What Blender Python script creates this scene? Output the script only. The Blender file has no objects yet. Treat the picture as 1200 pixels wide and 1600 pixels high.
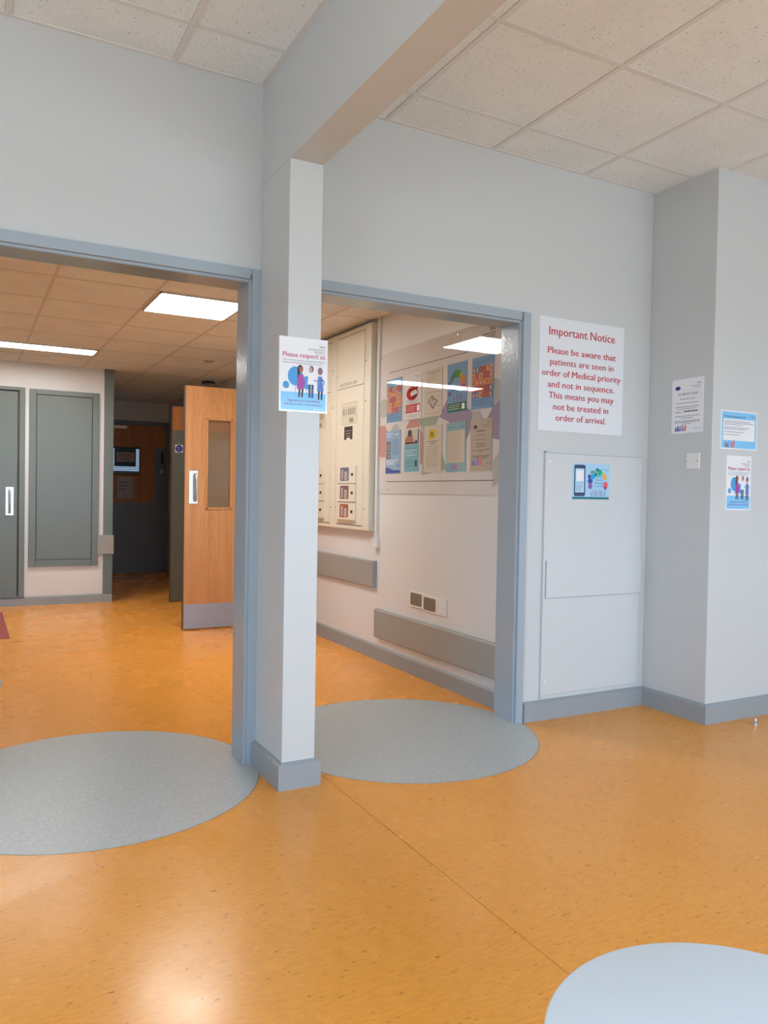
import bpy, bmesh, math, random
from mathutils import Matrix, Vector, Quaternion
random.seed(4)
PI = math.pi
SC = bpy.context.scene
COL = SC.collection

# ------------------------------------------------------------------ camera
YAW, PITCH, ROLL, FPX = 0.49349895, -0.02227289, 0.01756799, 1218.28
fw = Vector((math.sin(YAW)*math.cos(PITCH), math.cos(YAW)*math.cos(PITCH), math.sin(PITCH)))
rt = fw.cross(Vector((0, 0, 1))).normalized(); up = rt.cross(fw)
cr, sr = math.cos(ROLL), math.sin(ROLL)
r2 = cr*rt + sr*up; u2 = -sr*rt + cr*up
cd = bpy.data.cameras.new('camera'); cam = bpy.data.objects.new('camera', cd); COL.objects.link(cam)
cd.sensor_fit = 'VERTICAL'; cd.sensor_height = 36; cd.lens = FPX/1600*36; cd.clip_start = .02
M = Matrix((r2, u2, -fw)).transposed().to_4x4(); M.translation = (0, 0, 1.17)
cam.matrix_world = M
SC.camera = cam

# ------------------------------------------------------------------ world, lights, exposure
SKY_COL, GROUND_COL, SKY_STRENGTH = (.60, .78, 1, 1), (.38, .49, .58, 1), 11.6
w = bpy.data.worlds.new('sky'); SC.world = w; w.use_nodes = True
wt = w.node_tree; bg = wt.nodes['Background']
# an overcast blue-white sky above the horizon, dim ground below it
tc = wt.nodes.new('ShaderNodeTexCoord'); sx_ = wt.nodes.new('ShaderNodeSeparateXYZ'); wr = wt.nodes.new('ShaderNodeValToRGB')
mr = wt.nodes.new('ShaderNodeMapRange'); mr.inputs[1].default_value = -1; mr.inputs[2].default_value = 1
wt.links.new(tc.outputs['Generated'], sx_.inputs[0]); wt.links.new(sx_.outputs['Z'], mr.inputs[0]); wt.links.new(mr.outputs[0], wr.inputs[0])
e_ = wr.color_ramp.elements; e_[0].position = .485; e_[0].color = GROUND_COL; e_[1].position = .505; e_[1].color = SKY_COL
wt.links.new(wr.outputs[0], bg.inputs[0]); bg.inputs[1].default_value = SKY_STRENGTH
vs = SC.view_settings
vs.view_transform = 'Standard'; vs.look = 'None'; vs.gamma = 1; vs.exposure = 0.0; vs.use_curve_mapping = False
def area(name, loc, aim, sx, sy, power, col):
    l = bpy.data.lights.new(name, 'AREA'); l.shape = 'RECTANGLE'; l.size = sx; l.size_y = sy
    l.energy = power; l.color = col
    o = bpy.data.objects.new(name, l); COL.objects.link(o); o.location = loc
    o.rotation_euler = Vector(aim).to_track_quat('-Z', 'Z').to_euler()
    return o
po = area('window_opening', (2.5, -3.02, 1.5), (0, 1, 0), 5.8, 1.56, 1, (1, 1, 1)); po.data.cycles.is_portal = True
po = area('window_opening', (-3.02, -.6, 1.5), (1, 0, 0), 3.4, 1.56, 1, (1, 1, 1)); po.data.cycles.is_portal = True  # portal for the added left window
PANEL_LIGHT = 34.0

# ------------------------------------------------------------------ materials
MATS = {}
def nt(name):
    m = bpy.data.materials.new(name); m.use_nodes = True
    return m, m.node_tree, m.node_tree.nodes['Principled BSDF']
def mat(name, col, rough=.5, metal=0, spec=.5, emit=None, es=0, bump=0, bscale=80):
    if name in MATS: return MATS[name]
    m, t, b = nt(name)
    b.inputs['Base Color'].default_value = (*col, 1); b.inputs['Roughness'].default_value = rough
    b.inputs['Metallic'].default_value = metal; b.inputs['Specular IOR Level'].default_value = spec
    if emit: b.inputs['Emission Color'].default_value = (*emit, 1); b.inputs['Emission Strength'].default_value = es
    if bump: add_bump(t, b, bump, bscale)
    MATS[name] = m; return m
def add_bump(t, b, strength, scale, detail=3, dist=.002):
    tc = t.nodes.new('ShaderNodeNewGeometry'); n = t.nodes.new('ShaderNodeTexNoise'); bu = t.nodes.new('ShaderNodeBump')
    n.inputs['Scale'].default_value = scale; n.inputs['Detail'].default_value = detail
    bu.inputs['Strength'].default_value = strength; bu.inputs['Distance'].default_value = dist
    t.links.new(tc.outputs['Position'], n.inputs['Vector']); t.links.new(n.outputs['Fac'], bu.inputs['Height'])
    t.links.new(bu.outputs['Normal'], b.inputs['Normal'])
def ramp(t, stops):
    r = t.nodes.new('ShaderNodeValToRGB'); e = r.color_ramp.elements
    while len(e) < len(stops): e.new(.5)
    for i, (p, c) in enumerate(stops):
        e[i].position = p; e[i].color = (*c, 1)
    return r
def noise(t, vec, scale, detail=4, rough=.5, sc=(1, 1, 1)):
    mp = t.nodes.new('ShaderNodeMapping'); mp.inputs['Scale'].default_value = sc
    t.links.new(vec, mp.inputs['Vector'])
    n = t.nodes.new('ShaderNodeTexNoise'); n.inputs['Scale'].default_value = scale
    n.inputs['Detail'].default_value = detail; n.inputs['Roughness'].default_value = rough
    t.links.new(mp.outputs[0], n.inputs['Vector']); return n.outputs['Fac']
def mix(t, fac, a, b, mode='MIX'):
    m = t.nodes.new('ShaderNodeMix'); m.data_type = 'RGBA'; m.blend_type = mode
    for sock, v in ((m.inputs[0], fac), (m.inputs[6], a), (m.inputs[7], b)):
        if isinstance(v, (int, float)): sock.default_value = v
        elif isinstance(v, tuple): sock.default_value = (*v, 1)
        else: t.links.new(v, sock)
    return m.outputs[2]
def pos(t):
    return t.nodes.new('ShaderNodeNewGeometry').outputs['Position']

def paint_wall(name, col):
    m, t, b = nt(name); p = pos(t)
    f = noise(t, p, 1.3, 5)
    r = ramp(t, [(.3, tuple(c*.975 for c in col)), (.7, col)]); t.links.new(f, r.inputs[0])
    sp = noise(t, p, 9, 8, .75); r2_ = ramp(t, [(.74, (0, 0, 0)), (.80, (1, 1, 1))]); t.links.new(sp, r2_.inputs[0])
    c = mix(t, r2_.outputs[0], r.outputs[0], tuple(x*.90 for x in col))
    t.links.new(c, b.inputs['Base Color']); b.inputs['Roughness'].default_value = .30
    b.inputs['Specular IOR Level'].default_value = .35
    add_bump(t, b, .12, 45)
    return m
M_WALL = paint_wall('white_wall_paint', (.575, .59, .585))
M_WALL2 = paint_wall('cream_wall_paint', (.73, .73, .72))

def vinyl(name, base, dark, fleck, rough):
    m, t, b = nt(name); p = pos(t)
    f = noise(t, p, 2.0, 4); r = ramp(t, [(.3, dark), (.7, base)]); t.links.new(f, r.inputs[0])
    f1 = noise(t, p, 110, 4, .65, (.22, 1, 1)); r1 = ramp(t, [(.35, (.88, .85, .80)), (.62, (1.0, 1.0, 1.0))]); t.links.new(f1, r1.inputs[0])
    c = mix(t, 1.0, r.outputs[0], r1.outputs[0], 'MULTIPLY')
    f2 = noise(t, p, 95, 3, .6, (.32, 1, 1)); r2_ = ramp(t, [(.645, (0, 0, 0)), (.70, (1, 1, 1))]); t.links.new(f2, r2_.inputs[0])
    c = mix(t, r2_.outputs[0], c, fleck)
    f3 = noise(t, p, 95, 2, .5, (.6, 1, 1)); r3 = ramp(t, [(.765, (0, 0, 0)), (.79, (1, 1, 1))]); t.links.new(f3, r3.inputs[0])
    c = mix(t, r3.outputs[0], c, (.90, .62, .36))
    t.links.new(c, b.inputs['Base Color'])
    fr = noise(t, p, 3.5, 5); rr = ramp(t, [(.3, (rough*.85,)*3), (.7, (rough*1.25,)*3)]); t.links.new(fr, rr.inputs[0])
    t.links.new(rr.outputs[0], b.inputs['Roughness']); b.inputs['Specular IOR Level'].default_value = .30
    add_bump(t, b, .05, 30, 3)
    return m
M_FLOOR = vinyl('orange_flecked_vinyl', (.90, .385, .065), (.87, .36, .052), (.30, .12, .025), .25)
def grey_vinyl():
    m, t, b = nt('grey_marbled_vinyl'); p = pos(t)
    f = noise(t, p, 85, 5, .65, (1, .5, 1)); r = ramp(t, [(.32, (.40, .43, .425)), (.55, (.46, .49, .485)), (.72, (.56, .59, .585))]); t.links.new(f, r.inputs[0])
    f2 = noise(t, p, 70, 2); r2_ = ramp(t, [(.76, (0, 0, 0)), (.8, (1, 1, 1))]); t.links.new(f2, r2_.inputs[0])
    c = mix(t, r2_.outputs[0], r.outputs[0], (.62, .64, .62))
    t.links.new(c, b.inputs['Base Color']); b.inputs['Roughness'].default_value = .33
    add_bump(t, b, .1, 30); return m
M_GREYFLOOR = grey_vinyl()

def tile_mat(name, col):
    m, t, b = nt(name); p = pos(t)
    f = noise(t, p, 130, 3, .6); r = ramp(t, [(.31, (.10, .10, .09)), (.36, (1, 1, 1))]); t.links.new(f, r.inputs[0])
    f2 = noise(t, p, 4, 3); r2_ = ramp(t, [(.3, tuple(c*.94 for c in col)), (.7, col)]); t.links.new(f2, r2_.inputs[0])
    c = mix(t, .75, r2_.outputs[0], mix(t, 1.0, r2_.outputs[0], r.outputs[0], 'MULTIPLY'))
    t.links.new(c, b.inputs['Base Color']); b.inputs['Roughness'].default_value = .9; b.inputs['Specular IOR Level'].default_value = .1
    add_bump(t, b, .5, 110, 3); return m
M_TILE = tile_mat('mineral_ceiling_tile', (.83, .89, .92))
M_TILE2 = tile_mat('corridor_ceiling_tile', (.88, .89, .88))
M_BAR = mat('white_grid_metal', (.72, .735, .74), .5)
M_BAR2 = mat('beige_grid_metal', (.68, .64, .58), .5)
M_GAP = mat('dark_gap', (.10, .09, .08), .8)

M_FRAME = mat('blue_grey_gloss_paint', (.34, .40, .445), .20, bump=.5, bscale=38)
M_SKIRT = mat('grey_skirting_vinyl', (.30, .325, .34), .38, bump=.15, bscale=30)
M_GUARD = mat('grey_wall_guard', (.33, .335, .315), .45, bump=.1)
M_GREEN = mat('grey_green_door_paint', (.135, .165, .15), .30, bump=.12, bscale=40)
M_PANEL = mat('white_board_paint', (.59, .605, .605), .4, bump=.1)
M_CREAM = mat('cream_powder_coat', (.74, .70, .58), .3)
M_WHITEP = mat('white_plastic', (.78, .77, .74), .3)
M_PLATE = mat('taupe_socket_insert', (.20, .17, .13), .5)
M_STEEL = mat('brushed_steel', (.62, .63, .65), .32, 1)
M_KICK = mat('satin_steel_kickplate', (.32, .33, .37), .42, .35)
M_BLACK = mat('black_plastic', (.02, .02, .02), .4)
M_DARKP = mat('dark_grey_door_paint', (.20, .235, .28), .4)
M_LIGHT = mat('lit_panel_diffuser', (.9, .9, .9), .4, emit=(1.0, .97, .92), es=PANEL_LIGHT)
M_TABLE = mat('white_laminate', (.72, .80, .87), .45, spec=.35)

def wood(name, a, b_, c_):
    m, t, b = nt(name); p = pos(t)
    f = noise(t, p, 26, 5, .55, (1, 1, .045)); r = ramp(t, [(.3, a), (.5, b_), (.72, c_)]); t.links.new(f, r.inputs[0])
    wv = t.nodes.new('ShaderNodeTexWave'); wv.wave_type = 'RINGS'; wv.rings_direction = 'Y'
    mp = t.nodes.new('ShaderNodeMapping'); mp.inputs['Scale'].default_value = (1, 1, .12); mp.inputs['Location'].default_value = (-1.85, 0, -.05)
    t.links.new(p, mp.inputs['Vector']); t.links.new(mp.outputs[0], wv.inputs['Vector'])
    wv.inputs['Scale'].default_value = 14; wv.inputs['Distortion'].default_value = 4; wv.inputs['Detail'].default_value = 2
    rw = ramp(t, [(.0, (.86, .84, .80)), (.35, (1, 1, 1))]); t.links.new(wv.outputs['Fac'], rw.inputs[0])
    c = mix(t, .55, r.outputs[0], mix(t, 1.0, r.outputs[0], rw.outputs[0], 'MULTIPLY'))
    t.links.new(c, b.inputs['Base Color']); b.inputs['Roughness'].default_value = .38
    return m
M_WOOD = wood('beech_veneer', (.50, .21, .06), (.56, .25, .075), (.63, .31, .10))
M_WOODD = wood('reddish_veneer', (.40, .15, .045), (.46, .19, .06), (.52, .23, .08))

def glass_mat():
    m, t, b = nt('brown_reflection_wired_glass')
    b.inputs['Base Color'].default_value = (.60, .42, .25, 1); b.inputs['Roughness'].default_value = .05  # brown base puts the wood's reflection into the glass colour
    b.inputs['Transmission Weight'].default_value = .75; b.inputs['IOR'].default_value = 1.3
    return m
M_GLASS = glass_mat()

# ------------------------------------------------------------------ mesh builders
class MB:
    def __init__(s): s.bm = bmesh.new()
    def box(s, x0, x1, y0, y1, z0, z1, bev=0):
        g = bmesh.ops.create_cube(s.bm, size=1)['verts']
        for v in g: v.co = Vector(((x0+x1)/2+v.co.x*(x1-x0), (y0+y1)/2+v.co.y*(y1-y0), (z0+z1)/2+v.co.z*(z1-z0)))
        if bev:
            es = list({e for v in g for e in v.link_edges})
            bmesh.ops.bevel(s.bm, geom=es, offset=bev, segments=2, affect='EDGES', profile=.5)
        return s
    def prism(s, pts, axis, a, b):
        """closed outline pts extruded along an axis from a to b"""
        def co(p, h):
            return {'x': (h, p[0], p[1]), 'y': (p[0], h, p[1]), 'z': (p[0], p[1], h)}[axis]
        A = [s.bm.verts.new(co(p, a)) for p in pts]; B = [s.bm.verts.new(co(p, b)) for p in pts]
        n = len(pts)
        s.bm.faces.new(A); s.bm.faces.new(B[::-1])
        for i in range(n): s.bm.faces.new((A[i], B[i], B[(i+1) % n], A[(i+1) % n]))
        return s
    def cyl(s, c, r, h, axis='z', seg=24, r2=None, bev=0):
        rotm = {'z': Matrix(), 'x': Matrix.Rotation(PI/2, 4, 'Y'), 'y': Matrix.Rotation(-PI/2, 4, 'X')}[axis]
        m = Matrix.Translation(c) @ rotm
        g = bmesh.ops.create_cone(s.bm, cap_ends=True, segments=seg, radius1=r, radius2=r if r2 is None else r2, depth=h, matrix=m)['verts']
        if bev:
            es = [e for e in {e for v in g for e in v.link_edges} if len(e.link_faces) == 2 and any(len(f.verts) > 4 for f in e.link_faces)]
            bmesh.ops.bevel(s.bm, geom=es, offset=bev, segments=3, affect='EDGES', profile=.5)
        return s
    def tube(s, pts, r, seg=10):
        pts = [Vector(p) for p in pts]; rings = []
        n0 = None
        for i, p in enumerate(pts):
            d = (pts[min(i+1, len(pts)-1)]-pts[max(i-1, 0)]).normalized()
            if n0 is None: n0 = d.orthogonal().normalized()
            n0 = (n0-d*n0.dot(d)).normalized(); bn = d.cross(n0)
            rings.append([s.bm.verts.new(p+r*(math.cos(2*PI*k/seg)*n0+math.sin(2*PI*k/seg)*bn)) for k in range(seg)])
        for a, b in zip(rings, rings[1:]):
            for k in range(seg): s.bm.faces.new((a[k], a[(k+1) % seg], b[(k+1) % seg], b[k]))
        s.bm.faces.new(rings[0][::-1]); s.bm.faces.new(rings[-1]); return s
    def poly(s, pts, z=0):
        s.bm.faces.new([s.bm.verts.new((p[0], p[1], z)) for p in pts]); return s
    def build(s, name, m, parent=None, smooth=False):
        bmesh.ops.recalc_face_normals(s.bm, faces=s.bm.faces[:])
        me = bpy.data.meshes.new(name); s.bm.to_mesh(me); s.bm.free()
        me.materials.append(m)
        if smooth:
            for p in me.polygons: p.use_smooth = True
            me.set_sharp_from_angle(angle=math.radians(40))
        return link(name, me, parent)
def link(name, me, parent=None):
    o = bpy.data.objects.new(name, me); COL.objects.link(o)
    if parent: o.parent = parent
    return o
def box(name, m, x0, x1, y0, y1, z0, z1, parent=None, bev=0):
    return MB().box(x0, x1, y0, y1, z0, z1, bev).build(name, m, parent)
def empty(name, loc=(0, 0, 0)):
    o = bpy.data.objects.new(name, None); COL.objects.link(o); o.location = loc; o.empty_display_size = .05; return o
def tag(o, label=None, cat=None, group=None, kind=None):
    if label: o['label'] = label
    if cat: o['category'] = cat
    if group: o['group'] = group
    if kind: o['kind'] = kind
    return o
def struct(o, label, cat): return tag(o, label, cat, kind='structure')

# key dimensions (metres); the camera stands at x=0, y=0
YW, TW = 3.20, .15            # doorway wall
CZ, CZ2 = 2.886, 2.418        # ceiling heights front and back
XC = 2.585                    # corridor side wall
XP0, XP1, YP = 1.105, 1.245, 2.87   # pillar
XK, YK = 3.415, 2.768         # projecting wall corner on the right
YB, YF = 8.52, 11.405
XL, XR, YN = -3.0, 5.6, -3.0

# ------------------------------------------------------------------ floor
fl = struct(box('floor', M_GAP, XL-.15, XR+.15, YN-.15, YF+.15, -.12, -.004), 'orange flecked vinyl floor running through both rooms', 'floor')
SX = 1.3125
box('vinyl_sheet', M_FLOOR, XL-.1, SX-.0012, YN-.1, YW+.085, -.004, 0, fl)
box('vinyl_sheet', M_FLOOR, SX+.0012, XR+.1, YN-.1, YW+.085, -.004, 0, fl)
box('vinyl_sheet', M_FLOOR, XL-.1, XC+.1, YW+.0855, YF+.1, -.004, 0, fl)
def disc(name, m, cx, cy, r, z0, z1, parent):
    return MB().cyl((cx, cy, (z0+z1)/2), r, z1-z0, seg=128).build(name, m, parent)
for cx, cy, lab in ((.467, 3.285, 'round grey vinyl inlay at the left doorway'), (1.895, 3.285, 'round grey vinyl inlay at the right doorway'), (-.452, 5.2, 'round grey inlay further down the far room')):
    d = disc('round_inlay', M_GREYFLOOR, cx, cy, .652, -.0035, .0008, fl); d['label'] = lab
    e = disc('inlay_joint', M_GAP, cx, cy, .6545, -.0035, .0002, fl)
mk = tag(box('floor_panel', mat('red_floor_vinyl', (.42, .08, .075), .35), -.60, .315, 6.68, 8.12, 0, .0015), 'white floor panel with red border in front of the grey green cupboard door', 'floor marking')
box('white_field', mat('white_floor_vinyl', (.66, .68, .66), .35), -.54, .245, 6.69, 8.10, .0005, .0022, mk)

# ------------------------------------------------------------------ walls
b = MB(); y0, y1 = YW, YW+TW
b.box(XL, -.15, y0, y1, 0, CZ+.05); b.box(-.15, 1.09, y0, y1, 2.09, CZ+.05); b.box(1.09, 1.262, y0, y1, 0, CZ+.05)
b.box(1.262, 2.53, y0, y1, 2.09, CZ+.05); b.box(2.53, XK+.2, y0, y1, 0, CZ+.05)
struct(b.build('wall_front', M_WALL), 'white painted wall with the two open doorways', 'wall')
struct(MB().box(XK, XR, YK, YW, 0, CZ+.05, .003).build('wall_right', M_WALL), 'projecting white wall corner right of the red lettered notice', 'wall')
struct(box('wall_side_right', M_WALL, XR, XR+.15, YN, YW, 0, CZ+.05), 'white wall closing the room on the right', 'wall')
b = MB(); b.box(XL-.15, XL, YN, -2.3, 0, CZ+.05); b.box(XL-.15, XL, 1.1, YF, 0, CZ+.05); b.box(XL-.15, XL, -2.3, 1.1, 0, .72); b.box(XL-.15, XL, -2.3, 1.1, 2.28, CZ+.05)
wf = MB()  # unseen left window, added and widened to brighten left-facing faces and ceiling
for y in (-2.3, -1.19, -.07, 1.05): wf.box(XL-.09, XL-.04, y, y+.05, .72, 2.28)
wf.box(XL-.09, XL-.04, -2.3, 1.1, .72, .77); wf.box(XL-.09, XL-.04, -2.3, 1.1, 2.23, 2.28)
struct(wf.build('window_added', M_WHITEP), 'unseen white framed window added in the left wall for side light', 'window')
struct(b.build('wall_side_left', M_WALL), 'white wall closing the rooms on the left', 'wall')
b = MB(); b.box(XL, -.4, YN-.15, YN, 0, CZ+.05); b.box(5.4, XR, YN-.15, YN, 0, CZ+.05); b.box(-.4, 5.4, YN-.15, YN, 0, .72); b.box(-.4, 5.4, YN-.15, YN, 2.28, CZ+.05)
struct(b.build('wall_back', M_WALL), 'wall with a window band behind the viewer', 'wall')
wf = MB()
for i in range(7):
    x = -.4+i*5.8/6; wf.box(max(x-.025, -.4), min(x+.025, 5.4), YN-.09, YN-.04, .72, 2.28)
wf.box(-.4, 5.4, YN-.09, YN-.04, .72, .77); wf.box(-.4, 5.4, YN-.09, YN-.04, 2.23, 2.28)
struct(wf.build('window_1', M_WHITEP), 'white framed window band behind the viewer', 'window')
struct(MB().box(XP0, XP1, YP, YW, 0, 2.47, .002).build('pillar', M_WALL), 'narrow white pillar between the two doorways', 'pillar')
struct(MB().box(XP0, XP1, YN, YW, 2.47, CZ+.05).build('ceiling_beam', M_WALL), 'white beam running from the pillar under the ceiling', 'beam')
struct(box('wall_corridor', M_WALL2, XC, XC+.15, YW+TW, YF, 0, CZ2+.05), 'corridor side wall with notice board and locker cabinets', 'wall')
struct(box('wall_rear', M_WALL2, XL, 1.36, YB, YB+.15, 0, CZ2+.05), 'cream rear wall with cupboard door and access panel', 'wall')
struct(box('wall_passage', M_WALL2, 1.21, 1.36, YB+.15, YF, 0, CZ2+.05), 'left wall of the dark passage', 'wall')
struct(box('wall_far', M_WALL2, XL, XC+.15, YF, YF+.15, 0, CZ2+.05), 'wall at the dark end of the passage', 'wall')
# ------------------------------------------------------------------ ceilings
def tile_mesh(m):
    b_ = MB().box(-.5, .5, -.5, .5, 0, .012, 0)
    bmesh.ops.recalc_face_normals(b_.bm, faces=b_.bm.faces[:])
    me = bpy.data.meshes.new('ceiling_tile'); b_.bm.to_mesh(me); b_.bm.free(); me.materials.append(m); return me
def lines(a, lo, hi):
    k = math.ceil((lo-a)/.6-1e-6); out = [lo]
    while a+.6*k < hi-1e-4:
        if a+.6*k > lo+1e-4: out.append(a+.6*k)
        k += 1
    return out+[hi]
def grid(parent, me, mbar, xs, ys, z, skip=lambda x, y: False, gap=.0125, rec=.003, wx=.0115, wy=.0115):
    nx, ny = len(xs)-1, len(ys)-1
    for i in range(nx):
        for j in range(ny):
            cx, cy = (xs[i]+xs[i+1])/2, (ys[j]+ys[j+1])/2
            if skip(cx, cy) or xs[i+1]-xs[i] < .03 or ys[j+1]-ys[j] < .03: continue
            o = link('ceiling_tile', me, parent)
            o.location = (cx, cy, z+rec+random.uniform(-.0006, .0006))
            o.scale = (xs[i+1]-xs[i]-2*gap, ys[j+1]-ys[j]-2*gap, 1)
    for i, x in enumerate(xs):
        wd = wx; a, b_ = (x-wd, x+wd) if 0 < i < nx else ((x, x+.018) if i == 0 else (x-.018, x))
        box('grid_bar', mbar, a, b_, ys[0], ys[-1], z, z+.012, parent)
    for j, y in enumerate(ys):
        wd = wy; a, b_ = (y-wd, y+wd) if 0 < j < ny else ((y, y+.018) if j == 0 else (y-.018, y))
        box('grid_bar', mbar, xs[0], xs[-1], a, b_, z+.0008, z+.0122, parent)
ce = struct(box('ceiling', M_GAP, XL, XR, YN, YW+TW, CZ+.05, CZ+.15), 'suspended ceiling of speckled square tiles over the near room', 'ceiling')
tm = tile_mesh(M_TILE)
grid(ce, tm, M_BAR, lines(.73, XL, XP0), lines(2.907, YN, YW), CZ)
grid(ce, tm, M_BAR, lines(1.695, XP1, XR), lines(2.927, YN, YW), CZ, skip=lambda x, y: x > 3.6 and y > 2.93)
ce2 = struct(box('ceiling', M_GAP, XL, XC+.15, YW+TW, YF+.15, CZ2+.05, CZ2+.15), 'lower tan tiled ceiling of the far room and corridor', 'ceiling')
tm2 = tile_mesh(M_TILE2)
xs2, ys2 = lines(1.06, XL, XC), lines(4.99, YW+TW, YF)
LP = [(1.06, 1.66, 4.99, 5.59, 'square lit ceiling light panel above the right part of the far room'), (-.14, 1.06, 7.39, 7.69, 'long narrow lit ceiling light near the rear wall')]
def sk(x, y):
    return (1.06 < x < 1.66 and 4.99 < y < 5.59) or (-.14 < x < 1.06 and 7.39 < y < 7.99) or (y > YB and x < 1.2)
grid(ce2, tm2, M_BAR2, xs2, ys2, CZ2, skip=sk, gap=.008, rec=.002, wx=.009, wy=.0065)
for cx in (.16, .76):
    o = link('ceiling_tile', tm2, ce2); o.location = (cx, 7.845, CZ2+.003); o.scale = (.584, .28, 1)
for x0, x1, y0, y1, lab in LP:
    l = tag(empty('ceiling_light', ((x0+x1)/2, (y0+y1)/2, CZ2)), lab, 'light', 'lit panels in the far room ceiling')
    hx, hy = (x1-x0)/2-.013, (y1-y0)/2-.013
    f = MB(); t_ = .012
    for a in ((-hx, hx, -hy, -hy+t_), (-hx, hx, hy-t_, hy), (-hx, -hx+t_, -hy, hy), (hx-t_, hx, -hy, hy)): f.box(*a, -.008, .02)
    f.build('light_frame', M_BAR, l)
    MB().box(-hx+t_, hx-t_, -hy+t_, hy-t_, -.005, .015).build('diffuser', M_LIGHT, l)

# ------------------------------------------------------------------ skirting boards
def skirt(name, lab, path, m=M_SKIRT, h=.1, t_=.02):
    """moulding swept along a plan path; it stands out to the right-hand side of the path"""
    pts = [Vector(p) for p in path]; n = len(pts)
    nrm = []
    for a, c in zip(pts, pts[1:]):
        d = (c-a).normalized(); nrm.append(Vector((d.y, -d.x)))
    off = []
    for i in range(n):
        if i == 0: off.append(nrm[0])
        elif i == n-1: off.append(nrm[-1])
        else:
            v = nrm[i-1]+nrm[i]; off.append(v/(v.length_squared)*2)
    prof = [(0, 0), (0, h+.004), (t_*.35, h+.002), (t_, h-.008), (t_, 0)]
    b_ = MB(); rings = [[b_.bm.verts.new((*(pts[i]+off[i]*d), z)) for d, z in prof] for i in range(n)]
    k = len(prof)
    for a, c in zip(rings, rings[1:]):
        for j in range(k): b_.bm.faces.new((a[j], a[(j+1) % k], c[(j+1) % k], c[j]))
    b_.bm.faces.new(rings[0]); b_.bm.faces.new(rings[-1][::-1])
    return struct(b_.build(name, m), lab, 'skirting board')
skirt('baseboard_pillar', 'blue grey skirting around the foot of the pillar', [(XP0, YW-.013), (XP0, YP), (XP1, YP), (XP1, YW-.013)][::-1][::-1], h=.102)
skirt('baseboard_front', 'blue grey skirting under the white access board', [(2.556, YW), (XK-.02, YW)])
skirt('baseboard_right', 'blue grey skirting around the projecting wall corner', [(XK, YW), (XK, YK), (XR, YK)])
skirt('baseboard_corridor', 'grey skirting along the corridor wall below the guards', [(XC, YF-.04), (XC, YW+TW+.01)], t_=.017)
skirt('baseboard_rear', 'grey skirting below the cupboard door', [(XL, YB), (1.36, YB)], h=.085)

# ------------------------------------------------------------------ doorway frames
def doorway(name, lab, xl, xr, xo_l, xo_r, zt=2.114):
    e = struct(empty(name, ((xl+xr)/2, YW, 0)), lab, 'door frame')
    cx = (xl+xr)/2
    def jamb(xo, xi, s):       # s=+1: right jamb
        pr = [(xo, -.012), (xi+s*.012, -.012), (xi+s*.010, .006), (xi+s*.002, .006), (xi+s*.002, .012), (xi, .012), (xi, TW+.01), (xo, TW+.01)]
        MB().prism([(p[0]-cx, p[1]) for p in pr], 'z', 0, zt).build('jamb', M_FRAME, e)
    jamb(xo_r, xr, 1); jamb(xo_l, xl, -1)
    zi = zt-.055
    pr = [(-.012, zt), (-.012, zi+.012), (.006, zi+.010), (.006, zi+.002), (.012, zi+.002), (.012, zi), (TW+.01, zi), (TW+.01, zt)]
    MB().prism(pr, 'x', xl-cx, xr-cx).build('head', M_FRAME, e)
    return e
doorway('trim_1', 'blue grey painted frame of the left doorway', -.12, 1.055, -.175, 1.1045)
doorway('trim_2', 'blue grey painted frame of the right doorway beside the red notice', 1.30, 2.494, 1.2475, 2.551)

# ------------------------------------------------------------------ print helpers: flat things on walls
FACE = {'S': 0, 'W': -PI/2}     # S: on a wall seen from the room front; W: on the side walls facing left
def sheet(name, lab, cat, loc, face, w, h, m, t_=.0012, tilt=0, group=None, rad=0):
    """origin in the sheet's centre on the wall; local x right, y up, z out of the wall"""
    b_ = MB()
    if rad:
        pts = []
        for cx, cy, a0 in ((w/2-rad, h/2-rad, 0), (-w/2+rad, h/2-rad, 90), (-w/2+rad, -h/2+rad, 180), (w/2-rad, -h/2+rad, 270)):
            for k in range(5):
                a = math.radians(a0+k*22.5); pts.append((cx+rad*math.cos(a), cy+rad*math.sin(a)))
        b_.prism(pts, 'z', 0, t_)
    else: b_.box(-w/2, w/2, -h/2, h/2, 0, t_)
    o = b_.build(name, m)
    o.location = loc
    o.rotation_euler = (Matrix.Rotation(FACE[face], 4, 'Z') @ Matrix.Rotation(PI/2, 4, 'X') @ Matrix.Rotation(tilt, 4, 'Z')).to_euler()
    if lab: tag(o, lab, cat, group)
    return o
def rect(x0, y0, x1, y1): return [(x0, y0), (x1, y0), (x1, y1), (x0, y1)]
def ell(cx, cy, rx, ry, n=20, a0=0, a1=360):
    return [(cx+rx*math.cos(math.radians(a0+(a1-a0)*k/n)), cy+ry*math.sin(math.radians(a0+(a1-a0)*k/n))) for k in range(n if a1-a0 == 360 else n+1)]
def pr_(parent, name, polys, m, z=.0016, join=False):
    """flat print: one object per outline unless joined"""
    out = None
    for grp in ([polys] if join else [[p] for p in polys]):
        b_ = MB()
        for p in grp: b_.poly(p, z)
        out = b_.build(name, m, parent)
        if out.data.polygons[0].normal.z < 0: out.data.flip_normals()
    return out
def inks(name, col, rough=.5): return mat('ink_'+name, col, rough)
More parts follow.
